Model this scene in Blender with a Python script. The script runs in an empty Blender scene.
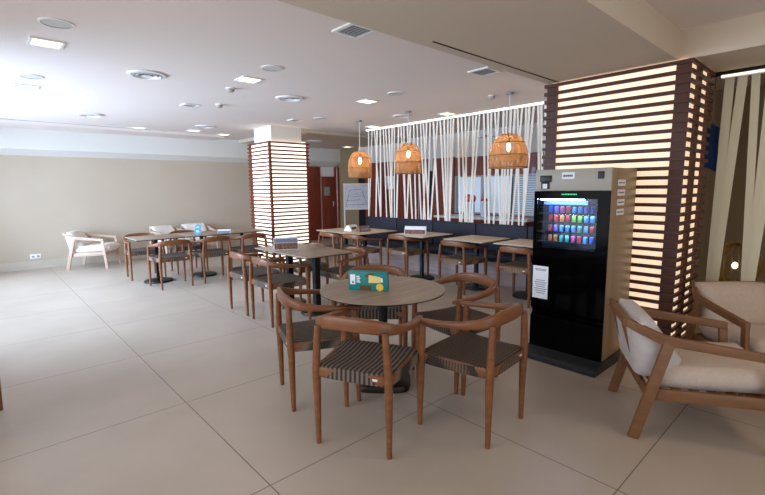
import bpy, bmesh, math, random
from mathutils import Vector, Matrix
random.seed(7)
S = bpy.context.scene
COL = S.collection
PI = math.pi

# ------------------------------------------------------------------ camera, world, light, exposure
CAM_H = 1.51
FPX, PITCH, YAW, ROLL = 442.38, 0.13387, 0.82854, -0.010197
cam_data = bpy.data.cameras.new('camera')
cam = bpy.data.objects.new('camera', cam_data); COL.objects.link(cam)
cam_data.sensor_width = 36.0
cam_data.lens = FPX / 765.0 * 36.0
cam_data.clip_start = 0.05
fw = Vector((math.cos(YAW) * math.cos(PITCH), math.sin(YAW) * math.cos(PITCH), -math.sin(PITCH)))
rt = Vector((math.sin(YAW), -math.cos(YAW), 0)); up = rt.cross(fw)
r2 = rt * math.cos(ROLL) + up * math.sin(ROLL); u2 = up * math.cos(ROLL) - rt * math.sin(ROLL)
m = Matrix.Identity(4)
for i in range(3):
    m[i][0] = r2[i]; m[i][1] = u2[i]; m[i][2] = -fw[i]; m[i][3] = (0, 0, CAM_H)[i]
cam.matrix_world = m
S.camera = cam

W = bpy.data.worlds.new('sky'); S.world = W; W.use_nodes = True
W.node_tree.nodes['Background'].inputs[0].default_value = (0.72, 0.86, 1.0, 1)
W.node_tree.nodes['Background'].inputs[1].default_value = 1.0

S.view_settings.view_transform = 'Standard'
S.view_settings.look = 'None'
S.view_settings.gamma = 1.0
S.view_settings.use_curve_mapping = False
S.view_settings.exposure = 1.15
S.cycles.use_denoising = True
S.cycles.max_bounces = 10
S.cycles.diffuse_bounces = 5

def area(name, loc, direction, sx, sy, power, color):
    d = bpy.data.lights.new(name, 'AREA'); d.shape = 'RECTANGLE'; d.size = sx; d.size_y = sy
    d.energy = power; d.color = color
    o = bpy.data.objects.new(name, d); COL.objects.link(o); o.location = loc
    o.rotation_euler = Vector(direction).to_track_quat('-Z', 'Y').to_euler()
    return o
# daylight entering through the tall far window of the left-hand window wall
area('window_daylight', (-1.45, 7.7, 1.5), (1, 0, -0.32), 5.0, 2.0, 280, (0.58, 0.76, 1.0))
area('window_daylight_near', (-1.45, 2.6, 1.5), (1, 0, -0.1), 3.4, 2.0, 22, (1.0, 0.92, 0.84))  # unseen fill added to lift the near floor and midtones
# soft fill added behind the camera to brighten camera-facing sides
area('entrance_daylight', (0.4, -2.4, 1.45), (0, 1, 0), 3.0, 2.0, 6, (1.0, 0.92, 0.85))
# warm lamp of the recessed ceiling above the armchairs, out of the picture
area('recess_lamp', (3.3, -0.5, 2.70), (0.1, 0.2, -1), 0.5, 0.5, 6, (1.0, 0.78, 0.52))

# ------------------------------------------------------------------ materials
MATS = {}
def mat(name, color, rough=0.6, metal=0.0, spec=0.4, emit=None, emit_s=0.0, noise=None, bump=0.0, coat=0.0, sheen=0.0):
    """noise = (scale xyz, colour2, amount, detail): a procedural two-tone variation"""
    M = bpy.data.materials.new(name); M.use_nodes = True
    nt = M.node_tree; b = nt.nodes['Principled BSDF']
    b.inputs['Base Color'].default_value = (*color, 1)
    b.inputs['Roughness'].default_value = rough; b.inputs['Metallic'].default_value = metal
    b.inputs['Specular IOR Level'].default_value = spec
    b.inputs['Coat Weight'].default_value = coat
    b.inputs['Sheen Weight'].default_value = sheen
    if emit:
        b.inputs['Emission Color'].default_value = (*emit, 1); b.inputs['Emission Strength'].default_value = emit_s
    if noise:
        sc, c2, amt, det = noise
        tc = nt.nodes.new('ShaderNodeTexCoord'); mp = nt.nodes.new('ShaderNodeMapping')
        mp.inputs['Scale'].default_value = sc
        nz = nt.nodes.new('ShaderNodeTexNoise'); nz.inputs['Scale'].default_value = 1.0; nz.inputs['Detail'].default_value = det
        cr = nt.nodes.new('ShaderNodeValToRGB'); cr.color_ramp.elements[0].position = 0.5 - amt; cr.color_ramp.elements[1].position = 0.5 + amt
        cr.color_ramp.elements[0].color = (*color, 1); cr.color_ramp.elements[1].color = (*c2, 1)
        L = nt.links.new
        L(tc.outputs['Object'], mp.inputs['Vector']); L(mp.outputs[0], nz.inputs['Vector'])
        L(nz.outputs['Fac'], cr.inputs['Fac']); L(cr.outputs['Color'], b.inputs['Base Color'])
        if bump:
            bp = nt.nodes.new('ShaderNodeBump'); bp.inputs['Strength'].default_value = bump; bp.inputs['Distance'].default_value = 0.004
            L(nz.outputs['Fac'], bp.inputs['Height']); L(bp.outputs[0], b.inputs['Normal'])
    MATS[name] = M
    return M

def hexc(r, g, b):
    f = lambda c: ((c / 255.0) / 12.92 if c / 255.0 <= 0.04045 else (((c / 255.0) + 0.055) / 1.055) ** 2.4)
    return (f(r), f(g), f(b))

mat('plaster_wall', hexc(198, 182, 162), 0.8, noise=((1.2, 1.2, 1.2), hexc(192, 176, 156), 0.25, 2))
mat('plaster_olive', hexc(138, 120, 90), 0.8)
mat('plaster_white', hexc(226, 222, 214), 0.8)
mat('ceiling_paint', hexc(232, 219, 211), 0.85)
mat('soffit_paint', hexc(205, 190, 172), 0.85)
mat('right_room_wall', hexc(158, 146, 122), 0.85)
mat('walnut', hexc(136, 84, 48), 0.42, noise=((6, 6, 40), hexc(106, 63, 36), 0.3, 4), coat=0.15)
mat('teak', hexc(134, 92, 58), 0.5, noise=((8, 8, 30), hexc(110, 74, 46), 0.3, 4))
mat('pale_oak', hexc(198, 170, 150), 0.5, noise=((8, 8, 30), hexc(180, 150, 130), 0.3, 4))  # teak with the bleaching daylight put into its colour
mat('slat_wood', hexc(120, 52, 34), 0.5, noise=((3, 3, 30), hexc(96, 38, 24), 0.3, 4))
mat('slat_wood_dark', hexc(88, 46, 32), 0.5, noise=((3, 3, 30), hexc(70, 35, 24), 0.3, 4))
mat('red_wood', hexc(140, 60, 40), 0.35, noise=((20, 20, 2), hexc(112, 44, 28), 0.3, 4), coat=0.2)
mat('black_metal', hexc(22, 21, 21), 0.45, metal=0.3)
mat('bronze_base', hexc(52, 40, 36), 0.4, metal=0.5)
mat('white_fabric', hexc(232, 224, 214), 0.9, noise=((30, 30, 30), hexc(222, 212, 200), 0.3, 3), bump=0.2, sheen=0.2)
mat('beige_fabric', hexc(200, 182, 168), 0.9, noise=((40, 40, 40), hexc(188, 168, 154), 0.3, 3), bump=0.2, sheen=0.2)
mat('grey_fabric', hexc(196, 188, 186), 0.9, noise=((30, 30, 30), hexc(184, 176, 174), 0.3, 3), bump=0.3, sheen=0.2)
mat('navy_leather', hexc(19, 20, 40), 0.65, noise=((10, 10, 10), hexc(16, 17, 34), 0.3, 3))
mat('washed_wood', hexc(176, 160, 158), 0.6, noise=((2, 3, 30), hexc(150, 130, 124), 0.25, 5))
mat('dark_plinth', hexc(60, 52, 50), 0.7)
mat('tag_metal', hexc(225, 225, 225), 0.4)
mat('white_paint', hexc(236, 234, 230), 0.5)
mat('speaker_mesh', hexc(206, 202, 198), 0.7)
mat('chrome_dark', hexc(80, 80, 84), 0.3, metal=0.8)
mat('grey_metal', hexc(150, 150, 152), 0.4, metal=0.6)
mat('strap_white', hexc(232, 222, 208), 0.7)
mat('strap_cream', hexc(216, 211, 188), 0.75)  # white straps with the warm room light put into their colour
mat('gloss_black', hexc(4, 4, 5), 0.1, spec=0.06)
mat('black_plastic', hexc(20, 20, 22), 0.4)
mat('machine_beige', hexc(158, 134, 106), 0.45, metal=0.1)
mat('machine_grey', hexc(168, 160, 148), 0.45)
mat('plate_grey', hexc(50, 52, 56), 0.5, metal=0.3)
mat('paper_white', hexc(238, 238, 240), 0.7)
mat('ink', hexc(40, 40, 46), 0.8)
mat('ink_grey', hexc(120, 126, 140), 0.8)
mat('teal_card', hexc(12, 122, 120), 0.5)
mat('brown_card', hexc(96, 66, 36), 0.6)
mat('cream_card', hexc(226, 206, 128), 0.6)
mat('yellow_card', hexc(232, 190, 70), 0.6)
mat('dark_card', hexc(70, 52, 48), 0.6, noise=((40, 40, 40), hexc(150, 110, 90), 0.2, 2))
mat('blue_card', hexc(62, 128, 158), 0.5)
mat('picture_blue', hexc(228, 234, 246), 0.6, noise=((9, 9, 9), hexc(204, 213, 232), 0.2, 4))
mat('navy_cloth', hexc(24, 60, 120), 0.8)
mat('red_plastic', hexc(220, 60, 40), 0.4)
mat('blind_grey', hexc(170, 174, 180), 0.6)
mat('door_glass', hexc(150, 150, 140), 0.2)
mat('gold', hexc(214, 180, 110), 0.35, metal=0.7)
mat('socket_white', hexc(244, 244, 246), 0.4)
mat('stone_base', hexc(206, 194, 178), 0.5, noise=((3, 3, 3), hexc(196, 184, 168), 0.3, 3))
mat('panel_glow', hexc(255, 245, 230), 0.6, emit=(1.0, 0.92, 0.76), emit_s=0.75)
mat('panel_glow_warm', hexc(255, 235, 210), 0.6, emit=(1.0, 0.76, 0.52), emit_s=0.36)
mat('led_strip', (1, 1, 1), 0.6, emit=(1.0, 0.95, 0.85), emit_s=1.5)
mat('led_warm', (1, 1, 1), 0.6, emit=(1.0, 0.88, 0.7), emit_s=0.6)
mat('lamp_diffuser', (1, 1, 1), 0.6, emit=(1.0, 0.86, 0.42), emit_s=1.3)
mat('lamp_diffuser_off', hexc(225, 225, 222), 0.6)
mat('bulb_glow', (1, 1, 1), 0.6, emit=(1.0, 0.78, 0.48), emit_s=70.0)
mat('bulb_soft', (1, 1, 1), 0.6, emit=(1.0, 0.78, 0.48), emit_s=3.0)
mat('screen_blue', (0.2, 0.4, 1), 0.4, emit=(0.10, 0.22, 0.8), emit_s=0.3)
mat('niche_dark', hexc(14, 16, 30), 0.5)
mat('machine_led', (1, 1, 1), 0.4, emit=(0.75, 0.85, 1.0), emit_s=20.0)
mat('green_digits', (0, 0.3, 0.1), 0.4, emit=(0.02, 0.6, 0.2), emit_s=0.7)
mat('daylit_pane', (0.6, 0.7, 0.8), 0.3, emit=(0.42, 0.52, 0.64), emit_s=0.22)
for nm, c in dict(blue=(40, 90, 210), red=(190, 50, 60), pink=(200, 90, 150), sky=(90, 170, 230), green=(120, 200, 80), teal=(70, 180, 170), orange=(210, 130, 70), violet=(120, 110, 220)).items():
    mat('can_' + nm, hexc(*c), 0.3, metal=0.1)

def nodes(name):
    M = bpy.data.materials.new(name); M.use_nodes = True; MATS[name] = M
    return M, M.node_tree, M.node_tree.nodes['Principled BSDF']

def floor_material():
    M, nt, b = nodes('floor_tile'); L = nt.links.new; N = nt.nodes.new
    tc = N('ShaderNodeTexCoord'); sp = N('ShaderNodeSeparateXYZ'); L(tc.outputs['Object'], sp.inputs[0])
    def line(out, off, size):
        a = N('ShaderNodeMath'); a.operation = 'SUBTRACT'; a.inputs[1].default_value = off; L(out, a.inputs[0])
        d = N('ShaderNodeMath'); d.operation = 'DIVIDE'; d.inputs[1].default_value = size; L(a.outputs[0], d.inputs[0])
        r = N('ShaderNodeMath'); r.operation = 'ROUND'; L(d.outputs[0], r.inputs[0])
        s = N('ShaderNodeMath'); s.operation = 'SUBTRACT'; L(d.outputs[0], s.inputs[0]); L(r.outputs[0], s.inputs[1])
        q = N('ShaderNodeMath'); q.operation = 'ABSOLUTE'; L(s.outputs[0], q.inputs[0])
        k = N('ShaderNodeMath'); k.operation = 'LESS_THAN'; k.inputs[1].default_value = 0.0032 / size; L(q.outputs[0], k.inputs[0])
        return k.outputs[0]
    mx = N('ShaderNodeMath'); mx.operation = 'MAXIMUM'
    L(line(sp.outputs[0], 0.98, 1.25), mx.inputs[0]); L(line(sp.outputs[1], 1.94, 1.23), mx.inputs[1])
    nz = N('ShaderNodeTexNoise'); nz.inputs['Scale'].default_value = 1.6; nz.inputs['Detail'].default_value = 6; L(tc.outputs['Object'], nz.inputs['Vector'])
    cr = N('ShaderNodeValToRGB'); cr.color_ramp.elements[0].position = 0.3; cr.color_ramp.elements[1].position = 0.7
    cr.color_ramp.elements[0].color = (*hexc(176, 161, 146), 1); cr.color_ramp.elements[1].color = (*hexc(188, 173, 158), 1)
    L(nz.outputs['Fac'], cr.inputs['Fac'])
    mix = N('ShaderNodeMix'); mix.data_type = 'RGBA'; L(mx.outputs[0], mix.inputs['Factor']); L(cr.outputs['Color'], mix.inputs['A'])
    mix.inputs['B'].default_value = (*hexc(112, 100, 88), 1)
    L(mix.outputs['Result'], b.inputs['Base Color'])
    b.inputs['Roughness'].default_value = 0.38; b.inputs['Specular IOR Level'].default_value = 0.45
floor_material()

def stripes(name, c1, c2, axis, freq, rough=0.85, sharp=0.25, bump=0.5, second=None, distort=0.0):
    M, nt, b = nodes(name); L = nt.links.new; N = nt.nodes.new
    tc = N('ShaderNodeTexCoord'); wv = N('ShaderNodeTexWave'); wv.wave_type = 'BANDS'; wv.bands_direction = axis
    wv.inputs['Scale'].default_value = freq; wv.inputs['Distortion'].default_value = distort; wv.inputs['Detail'].default_value = 1
    L(tc.outputs['Object'], wv.inputs['Vector'])
    cr = N('ShaderNodeValToRGB'); cr.color_ramp.elements[0].position = 0.5 - sharp; cr.color_ramp.elements[1].position = 0.5 + sharp
    cr.color_ramp.elements[0].color = (*c1, 1); cr.color_ramp.elements[1].color = (*c2, 1)
    fac = wv.outputs['Fac']
    if second:
        w2 = N('ShaderNodeTexWave'); w2.wave_type = 'BANDS'; w2.bands_direction = second[0]; w2.inputs['Scale'].default_value = second[1]
        L(tc.outputs['Object'], w2.inputs['Vector'])
        ml = N('ShaderNodeMath'); ml.operation = 'MULTIPLY'; L(fac, ml.inputs[0]); L(w2.outputs['Fac'], ml.inputs[1])
        sq = N('ShaderNodeMath'); sq.operation = 'SQRT'; L(ml.outputs[0], sq.inputs[0]); fac = sq.outputs[0]
    L(fac, cr.inputs['Fac']); L(cr.outputs['Color'], b.inputs['Base Color'])
    bp = N('ShaderNodeBump'); bp.inputs['Strength'].default_value = bump; bp.inputs['Distance'].default_value = 0.006
    L(fac, bp.inputs['Height']); L(bp.outputs[0], b.inputs['Normal'])
    b.inputs['Roughness'].default_value = rough
    return M
stripes('cord_seat', hexc(44, 37, 32), hexc(112, 96, 82), 'Y', 11.0)
stripes('cord_seat_weave', hexc(50, 38, 30), hexc(108, 84, 64), 'Y', 14.0, second=('X', 16.0))
stripes('cord_seat_pale', hexc(84, 66, 50), hexc(156, 128, 100), 'Y', 14.0, second=('X', 16.0))  # same weave, window light put into the colour for the bench chairs
stripes('machine_side', hexc(176, 146, 104), hexc(196, 168, 128), 'X', 2.0, rough=0.45, bump=0.0)

def tabletop_material(name, c1, c2):
    M, nt, b = nodes(name); L = nt.links.new; N = nt.nodes.new
    tc = N('ShaderNodeTexCoord'); mp = N('ShaderNodeMapping'); mp.inputs['Scale'].default_value = (2.0, 26, 2); mp.inputs['Rotation'].default_value = (0, 0, 0.5)
    nz = N('ShaderNodeTexNoise'); nz.inputs['Scale'].default_value = 1.0; nz.inputs['Detail'].default_value = 5; nz.inputs['Distortion'].default_value = 0.4
    L(tc.outputs['Object'], mp.inputs[0]); L(mp.outputs[0], nz.inputs['Vector'])
    cr = N('ShaderNodeValToRGB'); cr.color_ramp.elements[0].position = 0.35; cr.color_ramp.elements[1].position = 0.72
    cr.color_ramp.elements[0].color = (*c1, 1); cr.color_ramp.elements[1].color = (*c2, 1)
    L(nz.outputs['Fac'], cr.inputs[0]); L(cr.outputs[0], b.inputs['Base Color']); b.inputs['Roughness'].default_value = 0.42
tabletop_material('table_grey_oak', hexc(142, 122, 104), hexc(170, 150, 130))
tabletop_material('table_pale_oak', hexc(190, 168, 140), hexc(206, 186, 160))

def rattan():
    M, nt, b = nodes('rattan'); L = nt.links.new; N = nt.nodes.new
    tc = N('ShaderNodeTexCoord')
    wz = N('ShaderNodeTexWave'); wz.bands_direction = 'Z'; wz.inputs['Scale'].default_value = 26; wz.inputs['Distortion'].default_value = 1.0
    nz = N('ShaderNodeTexNoise'); nz.inputs['Scale'].default_value = 60; nz.inputs['Detail'].default_value = 2
    L(tc.outputs['Object'], wz.inputs['Vector']); L(tc.outputs['Object'], nz.inputs['Vector'])
    ad = N('ShaderNodeMath'); ad.operation = 'MULTIPLY'; L(wz.outputs['Fac'], ad.inputs[0]); L(nz.outputs['Fac'], ad.inputs[1])
    cr = N('ShaderNodeValToRGB'); cr.color_ramp.elements[0].color = (*hexc(126, 80, 44), 1); cr.color_ramp.elements[1].color = (*hexc(200, 152, 102), 1)
    cr.color_ramp.elements[0].position = 0.1; cr.color_ramp.elements[1].position = 0.6
    L(ad.outputs[0], cr.inputs[0]); L(cr.outputs[0], b.inputs['Base Color']); b.inputs['Roughness'].default_value = 0.7
    tr = N('ShaderNodeBsdfTranslucent'); L(cr.outputs[0], tr.inputs['Color'])
    mx = N('ShaderNodeMixShader'); mx.inputs[0].default_value = 0.22; L(b.outputs[0], mx.inputs[1]); L(tr.outputs[0], mx.inputs[2])
    tp = N('ShaderNodeBsdfTransparent')
    th = N('ShaderNodeMath'); th.operation = 'LESS_THAN'; th.inputs[1].default_value = 0.09; L(ad.outputs[0], th.inputs[0])
    m2 = N('ShaderNodeMixShader'); L(th.outputs[0], m2.inputs[0]); L(mx.outputs[0], m2.inputs[1]); L(tp.outputs[0], m2.inputs[2])
    L(m2.outputs[0], nt.nodes['Material Output'].inputs['Surface'])
rattan()

def glass_mat(name, fac, tint):
    M, nt, b = nodes(name); L = nt.links.new; N = nt.nodes.new
    tp = N('ShaderNodeBsdfTransparent'); tp.inputs[0].default_value = (*tint, 1)
    gl = N('ShaderNodeBsdfGlossy'); gl.inputs['Roughness'].default_value = 0.03
    fr = N('ShaderNodeFresnel'); fr.inputs[0].default_value = 1.3
    mx = N('ShaderNodeMixShader'); L(fr.outputs[0], mx.inputs[0]); L(tp.outputs[0], mx.inputs[1]); L(gl.outputs[0], mx.inputs[2])
    L(mx.outputs[0], nt.nodes['Material Output'].inputs['Surface'])
glass_mat('clear_glass', 0.1, (0.97, 0.98, 1.0))
glass_mat('tinted_glass', 0.1, (0.8, 0.85, 0.95))

# ------------------------------------------------------------------ mesh helpers
class MB:
    def __init__(self): self.bm = bmesh.new()
    def box(self, c, s, rot=None, bevel=0.0, seg=2):
        t = bmesh.new(); bmesh.ops.create_cube(t, size=1.0)
        for v in t.verts: v.co = Vector((v.co.x * s[0], v.co.y * s[1], v.co.z * s[2]))
        if bevel: bmesh.ops.bevel(t, geom=list(t.edges), offset=bevel, segments=seg, affect='EDGES', profile=0.5)
        R = rot if rot is not None else Matrix.Identity(3)
        for v in t.verts: v.co = R @ v.co + Vector(c)
        return self._add(t)
    def span(self, a, b, bevel=0.0):
        return self.box([(a[i] + b[i]) / 2 for i in range(3)], [abs(b[i] - a[i]) for i in range(3)], bevel=bevel)
    def _add(self, t):
        vm = {v: self.bm.verts.new(v.co) for v in t.verts}
        for f in t.faces: self.bm.faces.new([vm[v] for v in f.verts])
        t.free(); return self
    def bar(self, p, q, w, d, side=(0, 1, 0), bevel=0.0):
        """box beam from p to q: w across 'side', d across the third axis"""
        p, q = Vector(p), Vector(q); z = (q - p).normalized(); y = Vector(side); y = (y - z * y.dot(z)).normalized(); x = y.cross(z)
        R = Matrix((x, y, z)).transposed()
        return self.box((p + q) / 2, (d, w, (q - p).length), R, bevel)
    def sweep(self, path, secs, upv=(0, 0, 1), e=0.5, n=10):
        """path points; secs = (width, height) per point, a rounded rectangle swept along"""
        P = [Vector(p) for p in path]; rings = []
        for i, p in enumerate(P):
            t = (P[min(i + 1, len(P) - 1)] - P[max(i - 1, 0)]).normalized()
            u = Vector(upv); sd = t.cross(u).normalized(); u = sd.cross(t).normalized()
            w, h = secs[i]; ring = []
            for k in range(n):
                a = 2 * PI * k / n + PI / n; ca, sa = math.cos(a), math.sin(a)
                x = math.copysign(abs(ca) ** e, ca) * w / 2; y = math.copysign(abs(sa) ** e, sa) * h / 2
                ring.append(self.bm.verts.new(p + sd * x + u * y))
            rings.append(ring)
        for a, b in zip(rings, rings[1:]):
            for k in range(n): self.bm.faces.new((a[k], a[(k + 1) % n], b[(k + 1) % n], b[k]))
        self.bm.faces.new(list(reversed(rings[0]))); self.bm.faces.new(rings[-1]); return self
    def tube(self, path, radii, n=10):
        P = [Vector(p) for p in path]
        if not isinstance(radii, (list, tuple)): radii = [radii] * len(P)
        rings = []
        ref = Vector((0, 0, 1)) if abs((P[-1] - P[0]).normalized().z) < 0.9 else Vector((1, 0, 0))
        for i, p in enumerate(P):
            t = (P[min(i + 1, len(P) - 1)] - P[max(i - 1, 0)]).normalized()
            a = t.cross(ref).normalized(); b = t.cross(a)
            rings.append([self.bm.verts.new(p + (a * math.cos(2 * PI * k / n) + b * math.sin(2 * PI * k / n)) * radii[i]) for k in range(n)])
        for a, b in zip(rings, rings[1:]):
            for k in range(n): self.bm.faces.new((a[k], a[(k + 1) % n], b[(k + 1) % n], b[k]))
        self.bm.faces.new(list(reversed(rings[0]))); self.bm.faces.new(rings[-1]); return self
    def lathe(self, prof, c=(0, 0, 0), n=24, cap=True, sq=None):
        """prof [(r, z)]; sq = superellipse exponent for rounded squares"""
        rings = []
        for r, z in prof:
            ring = []
            for k in range(n):
                a = 2 * PI * k / n; ca, sa = math.cos(a), math.sin(a)
                if sq:
                    q = (abs(ca) ** sq + abs(sa) ** sq) ** (-1.0 / sq); ca *= q; sa *= q
                ring.append(self.bm.verts.new((c[0] + r * ca, c[1] + r * sa, c[2] + z)))
            rings.append(ring)
        for a, b in zip(rings, rings[1:]):
            for k in range(n): self.bm.faces.new((a[k], a[(k + 1) % n], b[(k + 1) % n], b[k]))
        if cap:
            self.bm.faces.new(list(reversed(rings[0]))); self.bm.faces.new(rings[-1])
        return self
    def prism(self, poly, axis, a, b):
        """poly in the two other axes, extruded along axis (0,1,2) from a to b"""
        def pt(u, v, w):
            r = [0, 0, 0]; o = [i for i in range(3) if i != axis]; r[o[0]] = u; r[o[1]] = v; r[axis] = w; return r
        A = [self.bm.verts.new(pt(u, v, a)) for u, v in poly]; B = [self.bm.verts.new(pt(u, v, b)) for u, v in poly]
        n = len(poly)
        self.bm.faces.new(A); self.bm.faces.new(list(reversed(B)))
        for k in range(n): self.bm.faces.new((A[k], B[k], B[(k + 1) % n], A[(k + 1) % n]))
        return self
    def pad(self, fn, nu=12, nv=12, thick=None):
        """closed cushion: fn(u, v, s) with u, v in -1..1 and s = +1 top / -1 bottom"""
        g = {}
        for s in (1, -1):
            for i in range(nu + 1):
                for j in range(nv + 1):
                    edge = i in (0, nu) or j in (0, nv)
                    if edge and s == -1: g[(s, i, j)] = g[(1, i, j)]; continue
                    u, v = 2 * i / nu - 1, 2 * j / nv - 1
                    g[(s, i, j)] = self.bm.verts.new(fn(u, v, 0 if edge else s))
        for s in (1, -1):
            for i in range(nu):
                for j in range(nv):
                    q = [g[(s, i, j)], g[(s, i + 1, j)], g[(s, i + 1, j + 1)], g[(s, i, j + 1)]]
                    self.bm.faces.new(q if s == 1 else q[::-1])
        return self
    def slab(self, fn, nu, nv):
        """like pad, but with upright side walls between the two faces"""
        g = {(s, i, j): self.bm.verts.new(fn(2 * i / nu - 1, 2 * j / nv - 1, s)) for s in (1, -1) for i in range(nu + 1) for j in range(nv + 1)}
        for s in (1, -1):
            for i in range(nu):
                for j in range(nv):
                    self.bm.faces.new([g[(s, i, j)], g[(s, i + 1, j)], g[(s, i + 1, j + 1)], g[(s, i, j + 1)]])
        rim = [(i, 0) for i in range(nu)] + [(nu, j) for j in range(nv)] + [(i, nv) for i in range(nu, 0, -1)] + [(0, j) for j in range(nv, 0, -1)]
        for a, b in zip(rim, rim[1:] + rim[:1]): self.bm.faces.new([g[(1, *a)], g[(1, *b)], g[(-1, *b)], g[(-1, *a)]])
        return self
    def cushion(self, sx, sy, h, loc=(0, 0, 0), R=None, k=0.12, taper=0.0):
        R = R or Matrix.Identity(3); loc = Vector(loc)
        def f(u, v, s):
            r = 0.10
            x = u * sx / 2; y = v * sy / 2
            q = min(1.0, (1 - abs(u)) / k) if abs(u) < 1 else 0; w = min(1.0, (1 - abs(v)) / k) if abs(v) < 1 else 0
            z = s * h / 2 * (1 - (1 - q) ** 2 * 0.6) * (1 - (1 - w) ** 2 * 0.6)
            z *= 1 - taper * u
            pin = 1 - 0.04 * (u * u) * (v * v)
            return R @ Vector((x * pin, y * pin, z)) + loc
        return self.pad(f, 14, 14)
    def build(self, name, material, parent=None, smooth=True, angle=40, loc=None):
        bmesh.ops.recalc_face_normals(self.bm, faces=self.bm.faces)
        me = bpy.data.meshes.new(name); self.bm.to_mesh(me); self.bm.free()
        me.materials.append(MATS[material])
        if smooth:
            me.polygons.foreach_set('use_smooth', [True] * len(me.polygons)); me.set_sharp_from_angle(angle=math.radians(angle))
        o = bpy.data.objects.new(name, me); COL.objects.link(o)
        if parent: o.parent = parent
        if loc: o.location = loc
        return o

def box(name, a, b, material, parent=None, bevel=0.0):
    return MB().span(a, b, bevel).build(name, material, parent)
def struct(o): o['kind'] = 'structure'; return o
def tag(o, label, cat, group=None):
    o['label'] = label; o['category'] = cat
    if group: o['group'] = group
    return o
def thing(name, label, cat, loc=(0, 0, 0), rz=0.0, group=None):
    o = bpy.data.objects.new(name, None); COL.objects.link(o); o.empty_display_size = 0.1
    o.location = loc; o.rotation_euler = (0, 0, rz); return tag(o, label, cat, group)
def dup(root, label, loc, rz=None, group=None):
    r = root.copy(); COL.objects.link(r); r.location = loc; r['label'] = label
    if rz is not None: r.rotation_euler = (0, 0, rz)
    if group: r['group'] = group
    for ch in list(root.children):
        c = ch.copy(); COL.objects.link(c); c.parent = r
        for g in list(ch.children):
            d = g.copy(); COL.objects.link(d); d.parent = c
    return r
def place(proto, first, label, loc, rz, group=None):
    if first:
        proto.location = loc; proto.rotation_euler = (0, 0, rz); proto['label'] = label
        if group: proto['group'] = group
        return proto
    return dup(proto, label, loc, rz, group)
R_ = math.radians

# ------------------------------------------------------------------ the room
ZC, ZS = 2.73, 2.50
struct(box('floor', (-1.2, -2.2, -0.1), (9.6, 11.4, 0.0), 'floor_tile'))
struct(box('ceiling', (-1.2, -2.2, ZC), (9.6, 11.4, ZC + 0.12), 'ceiling_paint'))
struct(box('wall_left', (-1.2, 10.95, 0.0), (9.6, 11.1, ZC), 'plaster_wall'))
struct(box('baseboard_left', (-0.9, 10.93, 0.0), (7.05, 10.95, 0.16), 'stone_base'))
# ceiling fascia over the left wall: a dropped box with a sloping moulding under it
mb = MB(); mb.prism([(10.76, ZC), (10.76, 2.30), (10.80, 2.28), (10.95, 2.19), (10.95, ZC)], 0, -0.9, 9.0)
struct(mb.build('trim_1', 'plaster_white'))
struct(box('trim_2', (-0.9, 10.02, 2.68), (4.35, 10.76, ZC), 'ceiling_paint'))
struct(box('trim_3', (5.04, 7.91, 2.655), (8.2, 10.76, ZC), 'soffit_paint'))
# window wall on the left, outside the picture
wx0, wx1 = -1.05, -0.9
mb = MB()
for (y0, y1, z0, z1) in ((-2.2, 0.9, 0, ZC), (0.9, 4.3, 0, 0.25), (0.9, 4.3, 2.35, ZC), (4.3, 5.2, 0, ZC), (5.2, 10.2, 0, 0.25), (5.2, 10.2, 2.35, ZC), (10.2, 11.1, 0, ZC)):
    mb.span((wx0, y0, z0), (wx1, y1, z1))
struct(mb.build('wall_window_side', 'plaster_wall'))
for n, (y0, y1, z0, z1) in enumerate(((5.2, 10.2, 0.25, 2.35), (0.9, 4.3, 0.25, 2.35))):  # the nearer window is added to let the left fill in
    mb = MB()
    for yy in (y0, (y0 + y1) / 2, y1): mb.span((-1.0, yy - 0.03, z0), (-0.93, yy + 0.03, z1))
    for zz in (z0, z1): mb.span((-1.0, y0, zz - 0.03), (-0.93, y1, zz + 0.03))
    f = struct(mb.build('window_%d' % (1 + 2 * n), 'white_paint'))
    mb = MB(); mb.span((-0.968, y0, z0), (-0.962, y1, z1)); mb.build('window_pane', 'clear_glass', f)
mb = MB()
for (a, b, c, d) in ((-1.2, -0.95, 0, ZC), (-0.95, 2.15, 2.5, ZC), (2.15, 9.6, 0, ZC)): mb.span((a, -2.35, c), (b, -2.2, d))  # gap left open for the added fill behind the camera
struct(mb.build('wall_behind', 'plaster_wall'))
# beams: the dropped soffit over the machine and the beam over the right-hand curtain
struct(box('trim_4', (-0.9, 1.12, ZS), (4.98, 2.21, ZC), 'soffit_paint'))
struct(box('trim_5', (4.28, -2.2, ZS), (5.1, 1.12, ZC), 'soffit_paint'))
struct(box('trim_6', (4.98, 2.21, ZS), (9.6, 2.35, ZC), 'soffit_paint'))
# thin dark strip along the soffit edge
struct(box('trim_7', (2.42, 2.10, ZS - 0.004), (4.25, 2.112, ZS + 0.01), 'black_metal'))
struct(box('wall_partition', (5.0, 2.26, 0), (8.2, 2.36, ZC), 'plaster_white'))
# right-hand back room wall, behind the right curtain
struct(box('wall_right_room', (7.3, -2.2, 0), (7.45, 2.3, ZC), 'right_room_wall'))
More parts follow.
